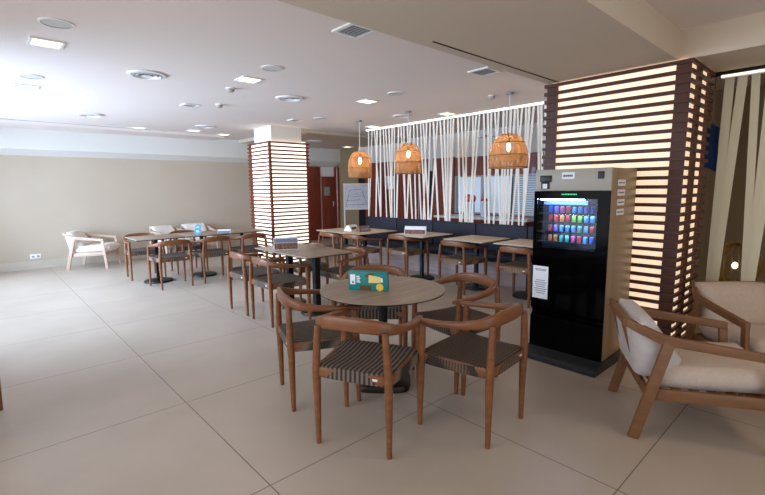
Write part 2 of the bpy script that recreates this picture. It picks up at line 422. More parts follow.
# back wall behind the strap curtain: plaster above, red wood panels, servery window
mb = MB()
for (y0, y1, z0, z1) in ((2.3, 4.35, 0, ZC), (4.35, 6.42, 0, 0.93), (4.35, 6.42, 1.74, ZC), (6.42, 9.92, 0, ZC)):
    mb.span((8.2, y0, z0), (8.32, y1, z1))
struct(mb.build('wall_right', 'plaster_white'))
struct(box('wall_right_end', (8.2, 9.92, 0), (8.32, 10.95, ZC), 'plaster_olive'))
mb = MB()
for (y0, y1, z0, z1) in ((4.35, 6.42, 1.76, 2.17), (4.35, 6.42, 0, 0.92), (6.45, 7.1, 0, 2.19), (7.21, 7.55, 0, 2.19), (7.60, 8.34, 0, 2.19), (8.46, 8.95, 0, 2.19), (9.0, 9.6, 0, 2.19), (3.0, 4.3, 0, 2.17)):
    mb.span((8.165, y0, z0), (8.2, y1, z1))
struct(mb.build('trim_8', 'red_wood'))
mb = MB()
for (y0, y1, z0, z1) in ((7.1, 7.2, 0, 1.9), (8.35, 8.45, 0, 2.0), (9.62, 9.9, 0, 2.1)): mb.span((8.17, y0, z0), (8.2, y1, z1))
struct(mb.build('trim_9', 'black_plastic'))
mb = MB()
for yy in (4.35, 5.0, 5.7, 6.42): mb.span((8.18, yy - 0.025, 0.92), (8.26, yy + 0.025, 1.76))
for zz in (0.93, 1.75): mb.span((8.17, 4.35, zz - 0.02), (8.26, 6.42, zz + 0.02))
w3 = struct(mb.build('window_2', 'grey_metal'))
mb = MB(); mb.span((8.27, 4.35, 0.93), (8.28, 6.42, 1.75)); mb.build('window_pane', 'daylit_pane', w3)
mb = MB()
for k in range(17): mb.box((8.24, 4.70, 0.98 + k * 0.046), (0.02, 0.6, 0.03))
mb.build('window_blind', 'blind_grey', w3)
# doorway and wood panels at the far end of the left wall
struct(box('trim_10', (7.05, 10.90, 0), (7.55, 10.95, 2.14), 'red_wood', bevel=0.004))
struct(box('wall_corridor_end', (8.2, 10.9, 0), (9.6, 10.95, 2.2), 'plaster_olive'))
struct(box('trim_12', (7.55, 10.93, 0), (8.1, 10.949, 2.14), 'white_paint'))
d = box('door_1', (7.60, 10.88, 0.02), (8.06, 10.925, 1.86), 'red_wood', bevel=0.004); struct(d)
box('door_pane', (7.66, 10.872, 1.30), (7.86, 10.885, 1.56), 'door_glass', d)
MB().tube([(7.98, 10.86, 0.98), (7.98, 10.86, 1.12)], 0.012).build('door_handle', 'grey_metal', d)
mb = MB(); mb.tube([(8.18, 10.90, 0), (8.18, 10.90, 2.14)], 0.075, n=16); mb.span((8.06, 10.87, 0), (8.16, 10.95, 2.14))
struct(mb.build('trim_11', 'red_wood'))

# ------------------------------------------------------------------ slatted glowing columns
def lattice(root, x0, x1, y0, y1, ztop, wood, glow, mid_post=False, pitch=0.075, sh=0.026, zglow=None, cw=0.05):
    mb = MB(); n = int(ztop / pitch); dz = ztop - (n - 1) * pitch - sh
    for k in range(n):
        za = dz + k * pitch; zb = za + sh; t = 0.02
        mb.span((x0, y0 - 0.0, za), (x0 + t, y1, zb)); mb.span((x1 - t, y0, za), (x1, y1, zb))
        mb.span((x0 + t, y0, za), (x1 - t, y0 + t, zb)); mb.span((x0 + t, y1 - t, za), (x1 - t, y1, zb))
    mb.build('slats', wood, root, smooth=False)
    a, pw = 0.021, 0.03
    posts = [(x0 + a, y0 + a), (x1 - a - pw, y0 + a), (x0 + a, y1 - a - pw), (x1 - a - pw, y1 - a - pw)]
    for (px, py) in posts:
        lo = py < (y0 + y1) / 2
        box('corner_post', (px, py if lo else py + pw - cw, 0.0), (px + 0.028, py + cw if lo else py + pw, ztop), wood, root)
    if mid_post: box('middle_post', ((x0 + x1) / 2 - 0.05, y0 + a, 0), ((x0 + x1) / 2 + 0.03, y0 + a + pw, ztop), wood, root)
    g = 0.052; zg = zglow or ztop - 0.01
    for nm, p, q in (('light_panel', (x0 + g, y0 + g, 0.03), (x0 + g + 0.01, y1 - g, zg)), ('light_panel', (x1 - g - 0.01, y0 + g, 0.03), (x1 - g, y1 - g, zg)),
                     ('light_panel', (x0 + g + 0.012, y0 + g, 0.03), (x1 - g - 0.012, y0 + g + 0.01, zg)), ('light_panel', (x0 + g + 0.012, y1 - g - 0.01, 0.03), (x1 - g - 0.012, y1 - g, zg))):
        box(nm, p, q, glow, root)
LX, LY = 4.25, 7.80
t = thing('slatted_column', 'glowing white column wrapped in thin red wood slats behind the dining tables', 'column', (0, 0, 0))
lattice(t, LX, LX + 0.90, LY, LY + 0.92, 2.42, 'slat_wood', 'panel_glow', sh=0.031, cw=0.07)
box('column_core', (LX + 0.11, LY + 0.11, 0.0), (LX + 0.79, LY + 0.81, ZC), 'plaster_white', t)
t = thing('slatted_screen', 'tall dark slatted wood screen glowing warm behind the vending machine', 'screen', (0, 0, 0))
lattice(t, 4.205, 4.92, 1.0, 2.225, 2.485, 'slat_wood_dark', 'panel_glow_warm', mid_post=True, zglow=2.499, sh=0.030, cw=0.10)

# ------------------------------------------------------------------ hanging strap curtains
def strap_curtain(root, x, y0, y1, ztop, zbot, n, material, w=0.045, lean=0.16, strip='led_strip', grow=1.0):
    box('top_rail', (x - 0.03, y0, ztop - 0.03), (x + 0.05, y1, ztop), 'white_paint', root)
    box('light_strip', (x - 0.045, y0, ztop - 0.020), (x - 0.032, y1, ztop - 0.006), strip, root)
    for k in range(n):
        ya = y0 + ((k + 0.5) / n) ** grow * (y1 - y0) + random.uniform(-0.015, 0.015)
        yb = min(max(ya + random.choice((-1, 1)) * random.uniform(0.0, lean), y0), y1)
        ww = w * random.uniform(0.8, 1.15); xa = x + 0.006 * (k % 3)
        MB().bar((xa, ya, ztop - 0.028), (xa, yb, zbot), ww, 0.003, (0, 1, 0)).build('strap', material, root, smooth=False)
t = thing('strap_curtain', 'long curtain of white leaning straps hung above the navy bench', 'curtain')
strap_curtain(t, 6.30, 3.0, 7.3, ZC, 0.90, 58, 'strap_white', w=0.037, grow=1.2)
t = thing('strap_curtain', 'short curtain of cream hanging straps right of the slatted screen', 'curtain')
box('dark_track', (4.98, -0.9, 2.47), (5.04, 1.05, 2.50), 'black_metal', t)
strap_curtain(t, 5.02, -0.9, 0.97, 2.47, 0.5, 20, 'strap_cream', w=0.062, lean=0.10, strip='led_warm')

# ------------------------------------------------------------------ navy bench
t = thing('banquette_bench', 'long navy upholstered bench with washed wood base under the strap curtain', 'bench')
Y0, Y1 = 2.5, 7.25
box('base', (5.82, Y0, 0.06), (6.36, Y1, 0.36), 'washed_wood', t)
box('plinth', (5.85, Y0, 0.0), (6.34, Y1, 0.06), 'washed_wood', t)
box('seat_rail', (5.80, Y0, 0.36), (6.36, Y1, 0.385), 'dark_plinth', t)
n = 5
for k in range(n):
    a = Y0 + (Y1 - Y0) * k / n; b = Y0 + (Y1 - Y0) * (k + 1) / n
    MB().span((5.79, a + 0.004, 0.386), (6.24, b - 0.004, 0.47), 0.018).build('seat_cushion', 'navy_leather', t)
    MB().span((6.16, a + 0.004, 0.472), (6.27, b - 0.004, 0.905), 0.018).build('back_cushion', 'navy_leather', t)

# ------------------------------------------------------------------ dining chairs
def make_chair(seat_mat, dz=0.0):
    t = thing('dining_chair', 'chair', 'chair')
    sh = 0.495
    for s in (1, -1):
        MB().tube([(0.235, s * 0.265, 0), (0.225, s * 0.265, 0.40), (0.222, s * 0.265, 0.47), (0.215, s * 0.262, 0.685 + dz)], [0.015, 0.0245, 0.0245, 0.019]).build('leg', 'walnut', t)
        MB().tube([(-0.225, s * 0.225, 0), (-0.228, s * 0.226, 0.40), (-0.232, s * 0.226, 0.47), (-0.232, s * 0.208, 0.73 + dz)], [0.015, 0.0245, 0.0245, 0.019]).build('leg', 'walnut', t)
    for p, q in (((0.225, -0.25, 0.455), (0.225, 0.25, 0.455)), ((-0.228, -0.21, 0.455), (-0.228, 0.21, 0.455)), ((0.21, 0.26, 0.455), (-0.215, 0.226, 0.455)), ((0.21, -0.26, 0.455), (-0.215, -0.226, 0.455))):
        MB().bar(p, q, 0.055, 0.024, (0, 0, 1), 0.005).build('seat_rail', 'walnut', t)
    def seat(u, v, s):
        c = abs(u * v) ** 5 * 0.09
        x = 0.243 * u * (1 - c); y = (0.262 + 0.022 * u) * v * (1 - c)
        e = max(abs(u), abs(v)) ** 8
        top = sh + 0.008 - 0.024 * (1 - u * u) * (1 - 0.4 * v * v) - 0.012 * e
        k = 0.985 if s == 1 else 1.0
        return Vector((x * k, y * k, top if s == 1 else 0.422))
    MB().slab(seat, 14, 14).build('seat', seat_mat, t, angle=60)
    # underside roll of the cord around the rails
    pts = [(0.265, 0.258, 0.690), (0.20, 0.268, 0.692), (0.08, 0.274, 0.700), (-0.05, 0.268, 0.714), (-0.15, 0.244, 0.730), (-0.206, 0.206, 0.744), (-0.232, 0.14, 0.755), (-0.243, 0.07, 0.760), (-0.246, 0.0, 0.761)]
    pts = [(x, y, z + dz) for x, y, z in pts]
    secs = [(0.034, 0.022), (0.054, 0.030), (0.054, 0.032), (0.050, 0.040), (0.044, 0.056), (0.038, 0.072), (0.034, 0.080), (0.034, 0.082), (0.034, 0.082)]
    full = pts + [(x, -y, z) for x, y, z in reversed(pts[:-1])]
    MB().sweep(full, secs + list(reversed(secs[:-1])), n=12).build('back_rail', 'walnut', t, angle=70)
    g = box('tag', (-0.2452, -0.165, 0.452), (-0.2428, -0.135, 0.464), 'tag_metal', t); g['label'] = 'small white maker tag'
    return t
cA = make_chair('cord_seat'); cB = make_chair('cord_seat_weave'); cC = make_chair('cord_seat', -0.045); cD = make_chair('cord_seat_pale', -0.045)
ROUND, MID, FAR, BEN = 'chairs around the round table', 'chairs along the middle table', 'chairs along the far row of tables', 'chairs facing the navy bench'
chairs = [
    (cA, 'walnut armchair at the round table, nearest the camera, striped cord seat seen from behind', 1.685, 1.985, 26, ROUND),
    (cB, 'walnut armchair at the round table in front of the vending machine, back toward it', 2.265, 1.61, 96, ROUND),
    (cA, 'walnut armchair on the left side of the round table, grey cord seat', 1.765, 2.66, -20, ROUND),
    (cB, 'walnut armchair at the round table standing just left of the vending machine', 2.76, 2.14, 170, ROUND),
    (cA, 'walnut armchair on the far side of the round table, half hidden by the teal box', 2.535, 2.87, 225, ROUND),
    (cC, 'walnut armchair on the left of the middle table, farther from the camera of that pair', 2.52, 5.14, 0, MID),
    (cC, 'walnut armchair on the left of the middle table, nearer to the camera of that pair', 2.51, 4.515, 0, MID),
    (cC, 'walnut armchair on the right of the middle table, behind the teal box', 3.36, 4.42, 180, MID),
    (cC, 'walnut armchair on the right of the middle table, in front of the glowing column', 3.26, 5.16, 180, MID),
    (cC, 'walnut armchair at the far tables, back to the camera, leftmost of three', 2.21, 7.36, 90, FAR),
    (cC, 'walnut armchair at the far tables, back to the camera, middle of three', 2.86, 7.36, 90, FAR),
    (cC, 'walnut armchair at the far tables, back to the camera, nearest the glowing column', 3.52, 7.36, 90, FAR),
    (cC, 'walnut armchair behind the far tables at their left end, facing the camera', 2.10, 8.48, -90, FAR),
    (cC, 'walnut armchair behind the far tables in the middle, between two white armchairs', 2.85, 8.50, -90, FAR),
    (cD, 'walnut armchair at the square bench table nearest the vending machine', 5.22, 2.97, 0, BEN),
    (cD, 'walnut armchair at the empty square bench table behind the round table', 5.20, 3.95, 0, BEN),
    (cD, 'walnut armchair at the bench table that holds the white picture card', 5.26, 5.13, 0, BEN),
    (cD, 'walnut armchair at the far corner bench table, the nearer of its two', 4.81, 5.80, 0, BEN),
    (cD, 'walnut armchair at the far corner bench table, the one nearer the doorway', 4.74, 6.38, 0, BEN),
    (cA, 'walnut armchair cut off by the left edge of the picture', -0.27, 3.72, 90, None),
]
used = set()
for proto, lab, x, y, a, grp in chairs:
    place(proto, id(proto) not in used, lab, (x, y, 0), R_(a), grp); used.add(id(proto))

# ------------------------------------------------------------------ tables
def base_disc(root, x, y, r, sq, material):
    MB().lathe([(r, 0), (r, 0.012), (r * 0.97, 0.03), (r * 0.7, 0.036), (0.03, 0.038)], (x, y, 0), 40, sq=sq).build('base', material, root)
t = thing('round_table', 'round grey oak cafe table on a black post with the teal box', 'table', (2.235, 2.44, 0))
MB().lathe([(0.450, 0.728), (0.474, 0.736), (0.476, 0.742)], n=64).build('table_edge', 'black_metal', t)
MB().lathe([(0.475, 0.7425), (0.476, 0.748), (0.474, 0.75)], n=64).build('table_top', 'table_grey_oak', t)
MB().lathe([(0.035, 0.036), (0.035, 0.725)]).build('post', 'black_metal', t)
o = MB().lathe([(0.205, 0), (0.21, 0.015), (0.20, 0.045), (0.17, 0.06), (0.03, 0.064)], n=48, sq=4.5).build('base', 'bronze_base', t); o.rotation_euler = (0, 0, PI / 4)
MB().box((0, 0, 0.722), (0.3, 0.3, 0.01)).build('top_plate', 'black_metal', t)

def rect_table(label, x, y, sx, sy, top, posts, group, base_r=0.21, sq=None, post_w=0.05):
    t = thing('rectangular_table' if abs(sx - sy) > 0.2 else 'square_table', label, 'table', (x, y, 0), 0, group)
    MB().span((-sx / 2, -sy / 2, 0.7355), (sx / 2, sy / 2, 0.75), 0.003).build('table_top', top, t)
    MB().span((-sx / 2 + 0.012, -sy / 2 + 0.012, 0.725), (sx / 2 - 0.012, sy / 2 - 0.012, 0.735)).build('table_edge', 'black_metal', t)
    for (px, py) in posts:
        box('post', (px - post_w / 2, py - post_w / 2, 0.036), (px + post_w / 2, py + post_w / 2, 0.725), 'black_metal', t)
        base_disc(t, px, py, base_r, sq, 'black_metal')
    return t
rect_table('rectangular pale oak table in the middle, with the brown picture card', 2.99, 4.76, 0.68, 1.22, 'table_grey_oak', [(0, -0.30), (0, 0.32)], None, 0.2, None, 0.07)
TF = 'far row of tables pushed together'
rect_table('leftmost table top of the far row, by the left wall', 2.15, 7.89, 0.74, 0.70, 'table_grey_oak', [(0, 0)], TF, 0.22)
rect_table('middle table of the far row, with the blue round card', 2.90, 7.89, 0.74, 0.70, 'table_grey_oak', [(0, 0)], TF, 0.22)
rect_table('far-row table beside the glowing column, with the small white card', 3.65, 7.89, 0.74, 0.70, 'table_grey_oak', [(0, 0)], TF, 0.22)
TB = 'tables along the navy bench'
rect_table('square bench table partly hidden behind the vending machine', 5.52, 3.05, 0.70, 0.70, 'table_pale_oak', [(0, 0)], TB)
rect_table('empty square bench table right of the white picture card', 5.47, 3.88, 0.72, 0.70, 'table_pale_oak', [(0, 0)], TB)
rect_table('square bench table with the white picture card', 5.40, 4.92, 0.72, 0.72, 'table_pale_oak', [(0, 0)], TB)
rect_table('longer bench table at the corner by the easel, holding two tented papers', 5.08, 6.25, 0.92, 1.20, 'table_pale_oak', [(0, -0.25), (0, 0.3)], TB)

# things on the tables
t = thing('menu_box', 'teal cardboard menu box printed with a cup, on the round table', 'box', (2.125, 2.475, 0.75), math.atan2(-0.26, 0.165))
MB().span((-0.15, -0.03, 0), (0.15, 0.03, 0.145), 0.002).build('carton', 'teal_card', t)
zf = -0.0306
def decal(nm, x0, x1, z0, z1, material, th=0.0006): return MB().span((x0, zf - th, z0), (x1, zf, z1)).build(nm, material, t)
decal('label_panel', -0.135, -0.095, 0.045, 0.12, 'paper_white')
MB().prism([(-0.123, 0.055), (-0.106, 0.055), (-0.112, 0.075)], 1, zf - 0.0014, zf - 0.0008).build('label_mark', 'ink', t)
mb = MB()
for k in range(4): mb.span((-0.085, zf - 0.0006, 0.06 + k * 0.014), (-0.055 - 0.006 * (k % 2), zf, 0.068 + k * 0.014))
mb.build('printed_lines', 'paper_white', t)
decal('brown_patch', -0.06, 0.03, 0.0, 0.04, 'brown_card')
MB().sweep([(0.01, zf - 0.001, 0.09), (0.04, zf - 0.001, 0.088), (0.10, zf - 0.001, 0.085)], [(0.0015, 0.062), (0.0015, 0.056), (0.0015, 0.045)], n=12).build('cup_picture', 'cream_card', t)
MB().sweep([(-0.015, zf - 0.0008, 0.11), (0.02, zf - 0.0008, 0.125), (0.05, zf - 0.0008, 0.13)], [(0.001, 0.018), (0.001, 0.02), (0.001, 0.012)], n=10).build('chocolate_picture', 'brown_card', t)
mb = MB(); mb.lathe([(0.028, 0), (0.028, 0.0006)], n=20)
o = mb.build('lemon_picture', 'yellow_card', t); o.rotation_euler = (PI / 2, 0, 0); o.location = (0.095, zf - 0.0002, 0.03)
MB().span((0.102, zf - 0.0016, 0.068), (0.118, zf - 0.001, 0.1)).build('lid_picture', 'paper_white', t)
MB().span((0.1502, -0.03, 0.001), (0.152, 0.03, 0.144)).build('side_panel', 'ink_grey', t)

def tent_card(label, x, y, z, rz, w, h, face, band, dep=0.05):
    t = thing('table_card', label, 'card', (x, y, z), rz)
    MB().prism([(-dep, 0), (dep, 0), (0.006, h), (-0.006, h)], 0, -w / 2, w / 2).build('card_body', 'paper_white', t)
    sl = math.atan2(dep - 0.006, h); R = Matrix.Rotation(-sl, 3, 'X')
    L = math.hypot(h, dep - 0.006)
    def on(c, zz): return Vector((c, -dep - 0.001, 0)) + R @ Vector((0, 0, zz))
    for nm, c, zz, sx, sz, mt in ((('picture'), 0, L * 0.30, w * 0.96, L * 0.52, face), ('print_band', 0, L * 0.76, w * 0.96, L * 0.34, band)):
        MB().box(on(c, zz), (sx, 0.001, sz), R).build(nm, mt, t)
    return t
tent_card('brown and white picture card standing on the middle table', 2.86, 4.93, 0.75, math.atan2(-0.13, 0.25), 0.30, 0.15, 'dark_card', 'ink_grey')
tent_card('white picture card standing on a square bench table', 5.31, 4.98, 0.75, R_(-62), 0.36, 0.13, 'dark_card', 'paper_white')
t = tent_card('small white card standing on the far-row table by the glowing column', 3.22, 7.66, 0.75, R_(-30), 0.22, 0.06, 'ink_grey', 'paper_white')
# pile of cards on the corner bench table
for k, (dx, dy, rz, w, mtl, lab) in enumerate(((0.0, 0.16, 0.3, 0.24, 'paper_white', 'white folded paper tented beside the brown card on the corner table'), (0.02, -0.15, -0.2, 0.22, 'dark_card', 'brown printed card tented beside white paper on the corner table'))):
    t = thing('folded_paper', lab, 'paper', (5.0 + dx, 6.12 + dy, 0.75), rz)
    MB().prism([(-0.09, 0), (0.09, 0), (0.02, 0.10), (-0.02, 0.10)], 0, -w / 2, w / 2).build('sheet', mtl, t)
    MB().box((0, -0.062, 0.045), (w * 0.7, 0.002, 0.05), Matrix.Rotation(R_(-35), 3, 'X')).build('print', 'ink_grey' if k else 'dark_card', t)
# blue two-lobed card on the far tables
t = thing('table_sign', 'blue round two-lobed sign standing on the middle far table', 'sign', (2.76, 7.66, 0.75), R_(-45))
t.scale = (0.8, 0.8, 0.8)
mb = MB(); mb.lathe([(0.075, -0.006), (0.075, 0.006)], n=28)
o = mb.build('lower_disc', 'blue_card', t); o.rotation_euler = (PI / 2, 0, 0); o.location = (0, 0, 0.075)
mb = MB(); mb.lathe([(0.06, -0.006), (0.06, 0.006)], n=28)
o = mb.build('upper_disc', 'blue_card', t); o.rotation_euler = (PI / 2, 0, 0); o.location = (0.015, -0.001, 0.165)
mb = MB(); mb.span((-0.035, -0.0085, 0.06), (0.035, -0.0065, 0.068)); mb.span((-0.03, -0.0085, 0.085), (0.03, -0.0065, 0.092)); mb.span((-0.02, -0.0095, 0.16), (0.045, -0.0075, 0.17))
mb.build('white_print', 'paper_white', t)

# ------------------------------------------------------------------ lounge armchairs
def make_lounge(wood, fab, seatfab, label):
    t = thing('lounge_armchair', label, 'armchair')
    for s in (1, -1):
        y = s * 0.32
        MB().bar((-0.37, y, 0), (-0.215, y, 0.61), 0.03, 0.062, (0, 1, 0), 0.006).build('leg', wood, t)
        MB().bar((0.325, y, 0), (0.278, y, 0.575), 0.03, 0.05, (0, 1, 0), 0.006).build('leg', wood, t)
        MB().sweep([(0.30, y, 0.560), (0.10, y, 0.582), (-0.17, y, 0.612), (-0.255, y * 0.985, 0.626), (-0.33, y * 0.88, 0.655), (-0.42, y * 0.72, 0.690)],
                   [(0.036, 0.050), (0.036, 0.052), (0.036, 0.056), (0.036, 0.058), (0.036, 0.054), (0.036, 0.050)], e=0.25, n=16).build('arm', wood, t)
        MB().bar((-0.31, y * 0.92, 0.28), (0.30, y * 0.985, 0.30), 0.026, 0.07, (0, 1, 0), 0.005).build('seat_rail', wood, t)
        MB().bar((-0.31, s * 0.16, 0.28), (-0.425, s * 0.16, 0.66), 0.028, 0.022, (0, 1, 0), 0.004).build('back_slat', wood, t)
    MB().sweep([(-0.425, y, 0.692) for y in (-0.24, -0.1, 0.1, 0.24)], [(0.034, 0.05)] * 4, e=0.25, n=16).build('top_rail', wood, t)
    MB().bar((0.295, -0.31, 0.295), (0.295, 0.31, 0.295), 0.06, 0.026, (0, 0, 1), 0.005).build('front_rail', wood, t)
    MB().bar((-0.30, -0.30, 0.28), (-0.30, 0.30, 0.28), 0.06, 0.026, (0, 0, 1), 0.005).build('rear_rail', wood, t)
    mb = MB()
    for k in range(6): mb.bar((-0.24 + 0.095 * k, -0.30, 0.305), (-0.24 + 0.095 * k, 0.30, 0.305), 0.045, 0.014, (1, 0, 0))
    mb.build('seat_slats', wood, t)
    MB().cushion(0.68, 0.575, 0.135, (0.045, 0, 0.385), Matrix.Rotation(R_(-3), 3, 'Y')).build('seat_cushion', seatfab, t, angle=80)
    R = Matrix.Rotation(R_(-113), 3, 'Y')
    MB().cushion(0.39, 0.56, 0.21, (-0.290, 0, 0.55), R, k=0.3, taper=0.40).build('back_cushion', fab, t, angle=80)
    g = MB().box((-0.06, 0.289, 0.40), (0.035, 0.003, 0.02)).build('fabric_label', 'paper_white', t); g['label'] = 'small white sewn label'
    return t
lw = make_lounge('pale_oak', 'white_fabric', 'white_fabric', 'a')
LG = 'white armchairs along the left wall'
place(lw, True, 'pale wood armchair with white cushions alone by the wall socket', (1.69, 10.36, 0), R_(-32), LG)
place(lw, False, 'white cushioned armchair behind the far tables, left one of the two', (3.12, 10.25, 0), R_(-75), LG)
place(lw, False, 'white cushioned armchair behind the far tables, right one, behind the blue card', (3.74, 10.35, 0), R_(-95), LG)
lt = make_lounge('teak', 'grey_fabric', 'beige_fabric', 'a')
place(lt, True, 'teak lounge armchair in the right foreground with a beige seat', (3.255, 0.665, 0), R_(-60))
lt2 = make_lounge('teak', 'beige_fabric', 'beige_fabric', 'a')
place(lt2, True, 'teak lounge armchair behind the foreground one, against the cream straps', (4.19, 0.44, 0), R_(224))

# ------------------------------------------------------------------ vending machine
t = thing('vending_machine', 'tall black and beige vending machine with a lit drinks window', 'vending machine', (3.62, 1.34, 0))
Wm, Dm, Hm = 0.63, 0.57, 1.65
ny0, ny1, nz0, nz1, nd = 0.09, 0.60, 0.985, 1.405, 0.11
mb = MB()
mb.span((nd, 0.004, 0.08), (Dm, Wm - 0.004, Hm), 0.004)
mb.span((0.014, -0.004, 0.09), (nd + 0.002, -0.0005, Hm - 0.002))
mb.build('cabinet', 'machine_beige', t)
MB().span((0.012, 0.0, 1.47), (nd, Wm, Hm), 0.006).build('header', 'machine_grey', t)
mb = MB()
for p, q in (((0, 0, nz1), (nd, Wm, 1.468)), ((0, 0, nz0), (nd, ny0, nz1)), ((0, ny1, nz0), (nd, Wm, nz1)), ((0, 0, 0.44), (nd, Wm, nz0))): mb.span(p, q)
mb.prism([(0.0, 0.44), (0.03, 0.41), (0.03, 0.385), (0.0, 0.36), (0.0, 0.08), (nd, 0.08), (nd, 0.44)], 1, 0.0, Wm)
mb.build('front_panel', 'gloss_black', t, smooth=False)
MB().span((nd - 0.006, ny0, nz0), (nd - 0.001, ny1, nz1)).build('niche_back', 'niche_dark', t)
MB().span((0.03, ny0 + 0.12, nz1 - 0.012), (0.04, ny1 - 0.01, nz1 - 0.004)).build('niche_light', 'machine_led', t)
MB().span((nd - 0.0085, ny0 + 0.12, 1.352), (nd - 0.0065, ny1 - 0.01, 1.385)).build('lit_header', 'screen_blue', t)
ROWS = [1.28, 1.205, 1.12, 1.033]
for z in ROWS:
    mb = MB(); mb.span((0.03, ny0, z - 0.006), (nd - 0.007, ny1, z)); mb.span((0.024, ny0, z - 0.008), (0.03, ny1, z + 0.006)); mb.build('shelf', 'black_plastic', t)
for z in ROWS[:3]: MB().span((0.031, ny0 + 0.01, z - 0.0085), (0.038, ny1 - 0.12, z - 0.0065)).build('shelf_light', 'machine_led', t)
MB().span((0.001, ny0 + 0.001, nz0 + 0.001), (0.005, ny1 - 0.001, nz1 - 0.001)).build('glass_front', 'tinted_glass', t)
MB().prism([(-0.135, 0.0), (-0.135, 0.03), (-0.11, 0.05), (0.0, 0.085), (Dm - 0.1, 0.085), (Dm - 0.1, 0.0)], 1, -0.012, Wm + 0.012).build('foot_plate', 'plate_grey', t, smooth=False)
x0 = 0.012
mb = MB(); mb.span((x0 - 0.012, 0.485, 1.545), (x0, 0.585, 1.60), 0.004); mb.span((x0 - 0.006, 0.50, 1.485), (x0, 0.575, 1.545), 0.003)
mb.build('card_reader', 'black_plastic', t)
MB().span((x0 - 0.0075, 0.52, 1.49), (x0 - 0.0062, 0.56, 1.53)).build('reader_emblem', 'paper_white', t)
MB().span((x0 - 0.002, 0.29, 1.568), (x0 - 0.0002, 0.395, 1.622)).build('header_label', 'paper_white', t)
mb = MB()
for k in range(9): mb.span((x0 - 0.0032, 0.305 + k * 0.009, 1.585), (x0 - 0.0022, 0.310 + k * 0.009 + 0.002 * (k % 2), 1.602))
mb.build('label_print', 'ink', t)
MB().span((x0 - 0.004, 0.055, 1.565), (x0, 0.105, 1.622), 0.002).build('coin_slot', 'black_plastic', t)
mb = MB()
for k in range(10): mb.span((-0.0012, 0.26 + k * 0.013, 1.437), (-0.0002, 0.268 + k * 0.013, 1.447))
mb.build('green_display', 'green_digits', t)
MB().span((-0.0016, 0.475, 0.525), (-0.0004, 0.618, 0.815)).build('notice_sheet', 'paper_white', t)
mb = MB()
for k in range(9):
    z = 0.785 - k * 0.011 if k < 2 else 0.685 - (k - 2) * 0.019
    mb.span((-0.0026, 0.49 + 0.006 * (k % 3), z), (-0.0017, 0.60 - 0.008 * ((k * 7) % 3), z + 0.006))
mb.build('notice_text', 'ink_grey', t)
for k in range(4):
    z = 1.535 - k * 0.078
    MB().span((0.14, -0.0014, z - 0.028), (0.30, -0.0002, z + 0.022)).build('sticker', 'paper_white', t)
    MB().span((0.16, -0.0024, z - 0.008), (0.28, -0.0015, z + 0.002)).build('sticker_print', 'ink_grey', t)
# drinks cans on the machine's shelves: each can a thing
pal = [['blue', 'violet', 'pink', 'red', 'sky', 'sky', 'violet', 'blue'], ['red', 'red', 'orange', 'red', 'green', 'green', 'sky', 'sky'],
       ['red', 'violet', 'sky', 'sky', 'sky', 'teal', 'sky', 'red'], ['orange', 'orange', 'teal', 'teal', 'pink', 'red', 'sky', 'blue']]
pos_word = ['first', 'second', 'third', 'fourth', 'fifth', 'sixth', 'seventh', 'last']
row_word = ['top', 'second', 'third', 'bottom']
cname = dict(blue='deep blue', violet='violet blue', pink='pink', red='dark red', sky='light blue', green='bright green', teal='teal', orange='orange')
for r in range(4):
    for k in range(8):
        t = thing('drink_can', '%s drink can, %s from the left on the %s shelf of the vending machine' % (cname[pal[r][k]], pos_word[k], row_word[r]), 'can', (3.62 + 0.062, 1.34 + 0.505 - 0.051 * k, ROWS[r]), 0, 'drink cans in the vending machine')
        MB().lathe([(0.013, 0), (0.0175, 0.005), (0.0175, 0.05), (0.014, 0.058)], n=14).build('can_body', 'can_' + pal[r][k], t)
        MB().lathe([(0.0135, 0.0582), (0.0138, 0.060), (0.012, 0.060), (0.0115, 0.0585)], n=14).build('can_lid', 'grey_metal', t)

# ------------------------------------------------------------------ pendant lamps
def pendant(label, x, y, zbot, h, r, kind):
    t = thing('pendant_lamp', label, 'lamp', (x, y, ZC), 0, 'rattan pendant lamps over the bench tables')
    MB().lathe([(0.05, -0.025), (0.05, -0.002)], n=20).build('canopy', 'grey_metal', t)
    zb = zbot - ZC; zt = zb + h
    MB().tube([(0, 0, zt - 0.06), (0, 0, -0.026)], 0.005, n=6).build('cord', 'white_paint', t)
    if kind == 'bell': prof = [(0.06, 1.0), (0.45, 0.96), (0.72, 0.86), (0.9, 0.70), (0.98, 0.52), (1.0, 0.35), (1.0, 0.0)]
    else: prof = [(0.06, 1.0), (0.36, 0.97), (0.62, 0.87), (0.83, 0.68), (0.95, 0.45), (1.0, 0.22), (0.97, 0.0)]
    P = []
    for (a, b), (c, d) in zip(prof, prof[1:]):
        for s in range(4): P.append((r * (a + (c - a) * s / 4), zb + h * (b + (d - b) * s / 4)))
    P.append((r * prof[-1][0], zb))
    s = MB().lathe(P, n=40, cap=False).build('shade', 'rattan', t, angle=80)
    for f in (0.0, 0.36, 0.72):
        rr = next(r * (a + (c - a) * ((f - b) / (d - b) if d != b else 0)) for (a, b), (c, d) in zip(prof, prof[1:]) if d <= f <= b)
        pts = [(rr * math.cos(2 * PI * k / 32), rr * math.sin(2 * PI * k / 32), zb + h * f) for k in range(33)]
        MB().tube(pts, 0.006, n=6).build('hoop', 'teak', s)
    MB().lathe([(0.018, zt - 0.13), (0.02, zt - 0.06)], n=14).build('lamp_holder', 'black_plastic', t)
    MB().lathe([(0.004, zt - 0.235), (0.018, zt - 0.22), (0.026, zt - 0.19), (0.022, zt - 0.155), (0.015, zt - 0.132)], n=18).build('bulb', 'bulb_glow', t)
pendant('tall bell rattan pendant lamp nearest the far doorway', 5.30, 6.37, 1.70, 0.49, 0.22, 'bell')
